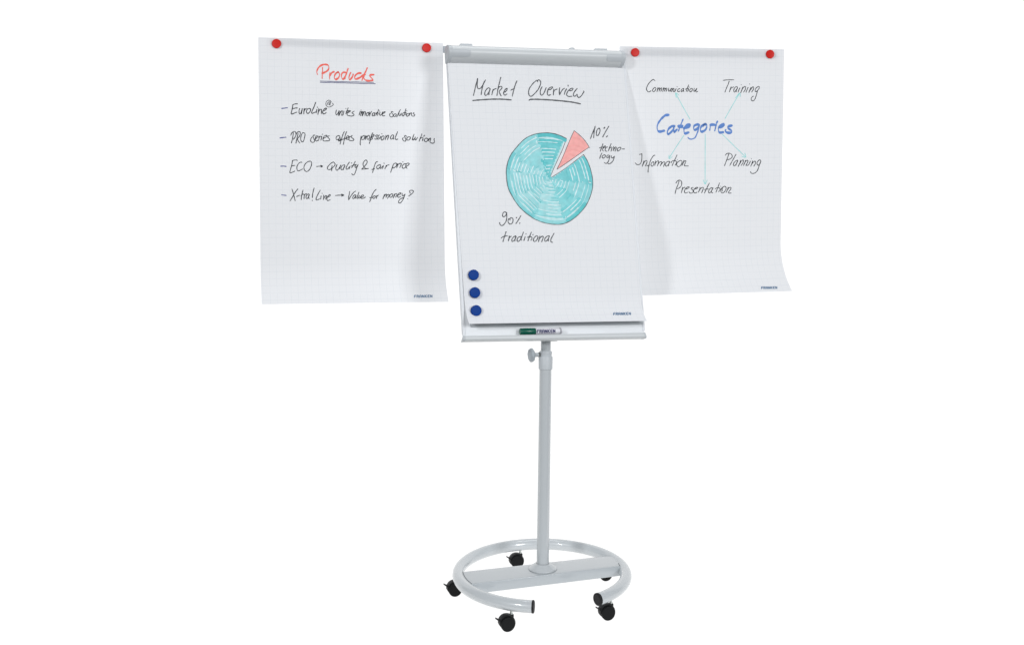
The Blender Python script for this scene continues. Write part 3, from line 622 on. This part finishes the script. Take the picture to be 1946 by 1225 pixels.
whites = [.42, .60, .40, .72, .75, .72, .72, .66, .70]
mb = MB(); NR = 13
def radial(pr, k):
    out = []
    for x, y in pr:
        dx, dy = x - X0 - CX, y - Y0 - CY; L = max(1, math.hypot(dx, dy)); out.append((x + k * dx / L, y + k * dy / L))
    return out
for si in range(9):
    b0_, b1_ = bounds[si], bounds[si + 1]; off = random.uniform(-.3, .3)
    for k in range(NR, 0, -1):
        f = min(1.0, max(.04, (k - 0.42 + off * (k < NR)) / NR))
        s_, e_ = b0_ - 0.02 + random.uniform(-.04, .05), b1_ + random.uniform(-.05, .05)
        if si == 0: s_ = b0_ + 0.05 / max(f, .15)
        if si == 8: e_ = b1_ - (0.015 if f > .9 else 0.075) / max(f, .2)
        if e_ <= s_: continue
        pr = []
        for i in range(9):
            a = s_ + (e_ - s_) * i / 8; R_ = (rad(a) - 1.2) * f
            ch = 1 - (0.045 if si in (3, 4, 5, 8) else 0.02) * math.sin(math.pi * i / 8) * (0 if k == NR else 1)
            pr.append((X0 + CX + R_ * ch * math.cos(a), Y0 + CY + R_ * ch * math.sin(a)))
        wd = rad((s_ + e_) / 2) / NR; c0_, c1_ = tones[si]
        if k == NR and si in (0, 2, 6, 8): c1_ = c0_; c0_ = mixc(c0_, DTEAL, .45)
        elif k >= NR - 1: c1_ = mixc(c0_, c1_, .5)
        t_ = random.random() * .5; a_, b_ = mixc(c0_, c1_, t_), mixc(c1_, c0_, random.random() * .4)
        if random.random() < .3: a_, b_ = b_, a_
        stroke(mb, SM, pr, wd * 1.04, [a_, b_], vary=.04)
        if random.random() < .45:
            stroke(mb, SM, radial(pr, wd * .30)[:random.choice((4, 6, 9))], wd * .30, [mixc(c0_, DTEAL, .5), c0_], vary=.05)
        if k < NR and random.random() < whites[si] * 1.25:
            n0 = random.choice((0, 0, 1, 2)); n1 = random.choice((6, 8, 9, 9))
            stroke(mb, SM, radial(pr, wd * .50)[n0:n1], wd * random.uniform(.16, .30), [mixc(WHITE, c1_, .25), WHITE], vary=.2)
    if 0 < si:
        for q in range(NR - 1):
            if random.random() < .55:
                f = (q + random.uniform(.2, .9)) / NR; a = bounds[si] + random.uniform(-.02, .02) / max(f, .2) * .5; r = rad(a) * f; dr = rad(a) / NR * random.uniform(.4, .9)
                stroke(mb, SM, [(X0 + CX + r * math.cos(a), Y0 + CY + r * math.sin(a)), (X0 + CX + (r + dr) * math.cos(a + .015), Y0 + CY + (r + dr) * math.sin(a + .015))], random.uniform(.8, 1.7), random.choice([WHITE, WHITE, DTEAL]), vary=.1)
stroke(mb, SM, [(X0 + (950 * 0 + x) / S0, Y0 + y / S0) for x, y in parse("900,1070 940,1030 975,990 1000,950")[0]], 3.4, [srgb(92, 196, 198), srgb(96, 198, 200)])
mb.build('marker_hatching', INK, pie, smooth=False)
mb = MB(); wp = [(885, 55), (950, 110), (1010, 170), (1065, 250), (680, 515)]
pb_ = poly(mb, SM, [(X0 + x / S0, Y0 + y / S0) for x, y in wp], srgb(250, 178, 174), 0.0004); mb.f.append(tuple(range(pb_, pb_ + 5)))
for q in ("860,130 960,160 1020,230", "820,240 900,230 1000,260", "800,300 880,280 960,300", "760,390 830,330 880,350", "720,460 760,420 800,420"):
    stroke(mb, SM, [(X0 + x / S0, Y0 + y / S0) for x, y in parse(q)[0]], 2.6, srgb(248, 172, 168))
mb.build('pink_slice', INK, pie, smooth=False)
mb = MB(); cc = lambda s: [(X0 + x / S0, Y0 + y / S0) for x, y in parse(s)[0]]
stroke(mb, SM, [(X0 + x / S0, Y0 + y / S0) for x, y in OUT[:12]], 1.35, K2); stroke(mb, SM, [(X0 + x / S0, Y0 + y / S0) for x, y in OUT[11:]], 1.6, K2)
for s_ in ("795,148 750,270 690,400 640,510 595,622", "595,622 680,570 800,490 1000,338", "885,55 820,200 750,370 700,475 680,515", "680,515 780,450 900,365 1066,250", "885,53 950,105 1010,165 1045,215 1070,260"):
    stroke(mb, SM, cc(s_), 1.0, K2)
mb.build('outline', INK, pie, smooth=False)

# right sheet
word(right, SR, 'handwriting', 'word Communication in black marker', [(1220, 140, 16.22, 1.45, K1, """400,225 355,185 290,220 200,320 145,430 145,510 205,570 275,535;400,430 345,470 325,530 355,565 400,530 430,460 400,430;
490,440 475,500 460,560;470,530 510,460 540,445 540,490 525,550;535,520 580,450 610,450 600,500 580,550;660,440 650,500 640,560;645,530 680,460 710,450 705,500 690,550;700,520 740,455 770,460 760,510 740,550;825,450 815,510 830,550 870,510 900,460;900,460 880,520 885,555;
925,450 925,510 915,560;920,540 960,470 985,460 985,510 970,560;1050,465 1025,530 1000,560 975,560;1080,405 1084,409;1165,470 1120,480 1095,530 1110,560 1165,545;1265,465 1220,490 1205,540 1230,560 1270,510 1285,460;1285,470 1275,530 1290,555;
1440,350 1405,440 1360,555;1340,490 1380,460 1430,460 1435,500 1405,550;1455,420 1459,424;1520,460 1480,490 1470,550 1500,565 1540,530 1555,470 1520,458;1610,460 1595,520 1610,555 1650,510 1690,460;1690,460 1660,530 1670,575 1715,550""")])
word(right, SR, 'handwriting', 'word Training in black marker', [(1365, 140, 20.42, 1.35, K1, """190,268 300,252 450,245 605,248;420,300 380,420 310,580 255,725;500,510 460,610 430,715;445,660 500,570 590,520;725,510 670,520 610,600 600,690 630,725 680,660 740,560 725,510;745,560 700,650 700,715;
840,555 800,630 765,725;885,438 893,434;950,530 910,630 870,745;890,690 960,560 1030,500 1055,530 1045,620 980,725;1155,540 1110,640 1075,725;1212,400 1218,418;1265,540 1230,620 1185,735;1205,690 1290,570 1345,510 1370,560 1350,640 1290,720;
1590,560 1580,500 1520,520 1440,600 1430,680 1460,705 1530,650 1590,570;1520,660 1480,820 1420,990 1350,1065 1290,1040 1270,990 1300,920 1360,880""")])
word(right, SR, 'handwriting', 'central word Categories in broad blue marker', [(1240, 205, 12.16, 3, CB, """365,165 290,180 200,260 130,360 105,450 125,530 180,550 265,530;500,425 440,430 370,490 340,570 360,610 410,580 470,510 500,440;495,460 490,530 500,560 565,500;
600,420 690,418;600,440 680,445;730,470 790,460 850,430 870,390 800,400 745,450 725,520 740,590 770,590 830,570;760,440 800,430 840,410;1075,400 1040,385 970,410 950,460 965,510 1010,500 1070,440;
1170,430 1190,390 1240,390 1255,430 1220,510 1150,550 1110,530 1110,470 1150,410 1220,375;1335,400 1330,460 1320,520;1340,395 1400,390 1465,400;1470,380 1455,460 1435,535;1500,315 1480,355;1560,450 1620,430 1655,385 1600,390 1540,440 1520,510 1550,570 1630,565;1570,430 1610,420 1640,400;
1830,410 1760,430 1740,465 1800,510 1830,550 1790,580 1720,570 1680,540 1690,510""", (1.7, 5.0, math.radians(85)))])
word(right, SR, 'marker_tail', 'thin strokes of the letters t and g in Categories', [(1240, 205, 12.16, 2.3, CB, "1080,400 1060,500 1030,590 980,690 900,725 840,710 820,685;705,265 670,350 630,450 600,540")])
word(right, SR, 'arrow', None, [(1160, 60, 4.536, 1.15, TA, "685,755 620,640 560,530;590,550 562,530 568,570")])
word(right, SR, 'arrow', None, [(1160, 60, 4.536, 1.15, TA, "988,750 1050,640 1115,530;1078,572 1115,530 1118,562")])
word(right, SR, 'arrow', None, [(1160, 60, 4.536, 1.15, TA, "632,897 570,990 505,1092;505,1066 506,1096 532,1081")])
word(right, SR, 'arrow', None, [(1160, 60, 4.536, 1.15, TA, "965,887 1060,980 1165,1082;1130,1075 1166,1084 1158,1048")])
word(right, SR, 'arrow', None, [(1160, 60, 4.536, 1.15, TA, "817,885 816,1100 816,1310;800,1280 816,1314 835,1280")])
word(right, SR, 'handwriting', 'word Information in black marker', [(1200, 280, 16.22, 1.35, K1, """240,220 280,215 320,195;320,195 320,300 310,420 270,510 205,540 150,520 118,480;385,415 360,500 330,590;345,550 400,450 460,410 480,430 465,500 425,580;725,245 680,260 620,340 570,450 535,570 515,680 510,770;470,575 560,550;
670,445 620,480 600,540 630,585 670,560 695,490 670,445;740,420 730,490 715,560;725,510 780,440 830,420 830,470 800,570;815,520 870,460 920,440 930,470 890,570;905,540 960,470 1010,450 1030,480 985,595;1170,435 1110,440 1060,490 1050,560 1080,585 1130,540 1180,450;
1180,450 1150,520 1145,580;1405,240 1360,330 1310,440 1250,570;1225,480 1220,450 1300,410 1370,425 1390,470 1350,550;1410,378 1415,383;1500,410 1420,460 1390,530 1420,590 1480,590 1540,520 1560,440 1520,405 1470,425;
1615,400 1590,480 1555,560;1575,520 1630,430 1680,420 1660,480 1625,550 1650,575 1750,575""")])
word(right, SR, 'handwriting', 'word Planning in black marker', [(1365, 280, 20.48, 1.35, K1, """270,310 320,255 400,230 480,250 535,310 535,380 470,450 390,480 350,470;415,245 370,370 300,560 240,715;685,275 600,430 520,570 445,710;750,500 680,530 600,620 590,700 630,725 690,660 755,540;760,520 710,620 690,695;
865,510 840,600 770,750;830,640 900,530 970,490 975,550 950,620 890,705;1055,510 1030,600 975,715;1000,650 1070,540 1140,505 1150,560 1120,620 1075,705;1245,540 1210,620 1170,690 1085,705;1280,440 1287,447;1340,525 1310,620 1260,740;1290,680 1350,590 1430,540 1450,590 1430,660 1380,735;
1650,530 1620,490 1560,520 1505,600 1520,680 1560,700 1620,640 1655,540;1655,540 1600,670 1570,780 1510,920 1420,1000 1330,1020 1265,990 1255,950""")])
word(right, SR, 'handwriting', 'word Presentation in black marker', [(1275, 335, 15.57, 1.35, K1, """145,205 190,140 250,115 300,140 320,200 300,290 240,350 180,370;240,140 210,240 160,360 122,510;345,325 330,400 305,490;325,420 360,350 415,325;420,380 490,365 540,330 520,310 460,340 405,410 400,470 430,495 495,475;
660,335 610,340 600,370 650,410 650,470 610,500 560,495 535,460;700,375 760,365 800,335 770,325 710,360 670,420 680,480 720,495 770,470;860,325 845,400 810,470;830,430 890,350 950,330 955,370 905,490;1135,205 1090,290 1040,390 990,495;985,395 1040,380 1110,380;
1220,335 1160,360 1120,420 1115,480 1150,490 1200,430 1245,345;1240,350 1200,430 1200,480 1240,490;1440,195 1400,300 1330,475;1310,370 1370,340 1440,350 1450,400 1410,460;1468,295 1472,299;1570,305 1510,340 1475,410 1490,480 1530,495 1590,450 1630,370 1620,310 1580,300 1540,320 1515,380 1520,440;
1695,330 1670,400 1630,480;1650,440 1710,350 1770,330 1770,380 1700,470 1720,500 1780,495""")])

# printed maker's name on each page
LET = {'F': ["0.15,1 0.15,0.25 0.35,0.05 0.95,0.05", "0.15,0.52 0.85,0.52"], 'R': ["0.12,1 0.12,0.05 0.65,0.05 0.9,0.18 0.9,0.38 0.65,0.52 0.12,0.52", "0.5,0.52 0.95,1"],
       'A': ["0.1,1 0.1,0.3 0.3,0.05 0.7,0.05 0.9,0.3 0.9,1", "0.1,0.62 0.9,0.62"], 'N': ["0.12,1 0.12,0.05 0.88,1 0.88,0.05"], 'K': ["0.12,0.02 0.12,1", "0.9,0.02 0.25,0.5 0.95,1"],
       'E': ["0.95,0.05 0.35,0.05 0.12,0.28 0.12,0.75 0.35,0.97 0.95,0.97", "0.12,0.5 0.8,0.5"]}
def logo_strokes(x0, y0, x1, y1, h):
    n = 7; L = math.hypot(x1 - x0, y1 - y0); ux, uy = (x1 - x0) / L, (y1 - y0) / L; adv = L / (n - 0.18); wl = adv * 0.80; out = []
    for i, ch in enumerate('FRANKEN'):
        for s_ in LET[ch]:
            out.append([(x0 + ux * (adv * i + a * wl) - uy * b * h, y0 + uy * (adv * i + a * wl) + ux * b * h) for a, b in [tuple(map(float, q.split(','))) for q in s_.split()]])
    return out
for ob, sh, box in ((left, SL, (786.6, 560.6, 821.6, 560.0, 4.6)), (mid, SM, (1165, 593.8, 1198.8, 593.0, 4.8)), (right, SR, (1446.2, 544.6, 1476.8, 544.0, 4.2))):
    mb = MB()
    for pts_ in logo_strokes(*box): stroke(mb, sh, pts_, 1.12, LOGO, smooth=False, vary=0)
    mb.build('printed_logo', INK, ob, smooth=False)

# ------------------------------------------------------------------ magnets
def magnet(q, n, dia_px, h, m, label, group, src=None):
    s = (q - CAM).length; r = dia_px / 2 / F * s * 1.0
    if src is None:
        mb = MB(); mb.lathe(Vector((0, 0, 0)), Vector((0, 0, 1)), [(0.004, 0), (r * .97, 0), (r, h * .12), (r, h * .72), (r * .985, h * .9), (r * .94, h), (r * .90, h * .985), (r * .6, h * .93), (0.0, h * .92)], 48)
        o = mb.build('magnet', m); org = WORLD[o.name]
        o.data.transform(Matrix.Translation(org)); o.location = (0, 0, 0)
    else: o = src.copy(); COL.objects.link(o)
    o.location = q + n * 0.0022 * 0; o.rotation_mode = 'QUATERNION'; o.rotation_quaternion = n.to_track_quat('Z', 'Y')
    if src is not None: o.scale = (dia_px * s / src['_d'],) * 2 + (1,)
    else: o['_d'] = dia_px * s
    tag(o, label, 'magnet', group); return o
gR, gB = 'red magnets holding the side sheets', 'blue magnets on the lower left of the pad'
def onS(sh, px, py): return sh.S(*sh.inv(px, py)) + sh.n * 0.0012
m1 = magnet(onS(SL, 525.2, 83.4), SL.n, 17.2, .008, RED, 'red round magnet at the left top corner of the Products sheet', gR)
m2 = magnet(onS(SL, 810.2, 91.5), SL.n, 17.0, .008, RED, 'red round magnet at the right top corner of the Products sheet', gR, m1)
m3 = magnet(onS(SR, 1206.2, 100.1), SR.n, 16.2, .008, RED, 'red round magnet beside the clamp bar, left top corner of the Categories sheet', gR, m1)
m4 = magnet(onS(SR, 1462.4, 103.5), SR.n, 16.0, .008, RED, 'red round magnet at the right top corner of the Categories sheet', gR, m1)
b1 = magnet(onS(SM, 899.0, 523.0), BN, 20.2, .013, BLUE, 'topmost of the three blue round magnets on the pad', gB)
b2 = magnet(onS(SM, 901.4, 556.5), BN, 20.4, .013, BLUE, 'middle one of the three blue round magnets on the pad', gB, b1)
b3 = magnet(onS(SM, 903.7, 590.6), BN, 20.6, .013, BLUE, 'lowest of the three blue round magnets, just above the pen tray', gB, b1)
for m_ in (m1, m2, m3, m4, b1, b2, b3):
    if '_d' in m_: del m_['_d']

# ------------------------------------------------------------------ marker pen lying in the tray
dP = 0.0195; pA = hit(987.6, 630.0, B0 + BN * dP, BN); pB = hit(1069, 628.3, B0 + BN * dP, BN); pa_ = (pB - pA).normalized(); LP = (pB - pA).length; rp = 0.0118
pen = thing('marker_pen', (pA + pB) / 2, 'white whiteboard marker with dark green cap lying in the pen tray', 'marker')
cu = LP * 0.365
mb = MB(); mb.lathe(pA, pa_, [(0.006, 0), (rp * .85, 0.0004), (rp * .95, .0018), (rp * .97, .005), (rp * .97, .012), (rp, .013), (rp, cu - .002), (rp * .93, cu), (rp * .8, cu)], 40); mb.build('cap', GREEN, pen, angle=25)
mb = MB(); mb.lathe(pA + pa_ * (cu - .004), pa_, [(rp * .84, 0), (rp * .88, .0045), (rp * .93, .006), (rp * .93, LP * .62), (rp * .90, LP * .625), (rp * .82, LP * .638), (0.004, LP * .639)], 40); barrel = mb.build('barrel', PENWHITE, pen, angle=30)
for k in (0, 1):
    mb = MB(); o_ = pA + pa_ * (cu + LP * (.545 + .022 * k)); rs = []
    upv = UP; fv = BN
    for (dx_) in (0, LP * .013):
        rs.append([o_ + pa_ * (dx_ + 0.0022 * math.cos(a_)) + (fv * math.cos(a_) + upv * math.sin(a_)) * rp * .945 for a_ in [2 * math.pi * j / 36 for j in range(36)]])
    mb.rings(rs, caps=False); mb.build('stripe', PENGREY, pen)
mb = MB(); 
class Cyl:                                              # marker strokes wrapped on the barrel
    def __init__(s): s.n = BN
    def S(s, u, v):
        a_ = v / rp; return pA + pa_ * u + (BN * math.cos(a_) + UP * math.sin(a_)) * (rp * .93 + .0004)
    inv = Sheet.inv
cy = Cyl()
def cinv(px, py, g=None):
    u, v = g or (LP * .5, 0.0); e = 1e-5
    for _ in range(8):
        x, y = project(cy.S(u, v)); dx, dy = px - x, py - y
        x1, y1 = project(cy.S(u + e, v)); x2, y2 = project(cy.S(u, v + e)); a, b, c, d = (x1 - x) / e, (x2 - x) / e, (y1 - y) / e, (y2 - y) / e
        D = a * d - b * c; u += (dx * d - b * dy) / D; v += (a * dy - c * dx) / D; v = max(-.012, min(.012, v))
    return u, v
cy.inv = cinv
for pts_ in logo_strokes(1020.0, 626.4, 1055.2, 625.6, 5.6): stroke(mb, cy, pts_, 1.4, srgb(16, 16, 88), smooth=False, vary=0)
mb.build('printed_logo', INK, barrel, smooth=False)
mb = MB()
for s_ in ("1020.5,633.4 1032,633.1", "1033,633.1 1046,632.8", "1047,632.7 1049,632.7", "1051,632.7 1054,632.6"): stroke(mb, cy, parse(s_)[0], .55, srgb(150, 140, 170), smooth=False, vary=0)
mb.build('small_print', INK, barrel, smooth=False)
for o in list(bpy.data.objects):
    if o.name.startswith('paper_hook') and 'category' in o: del o['category']
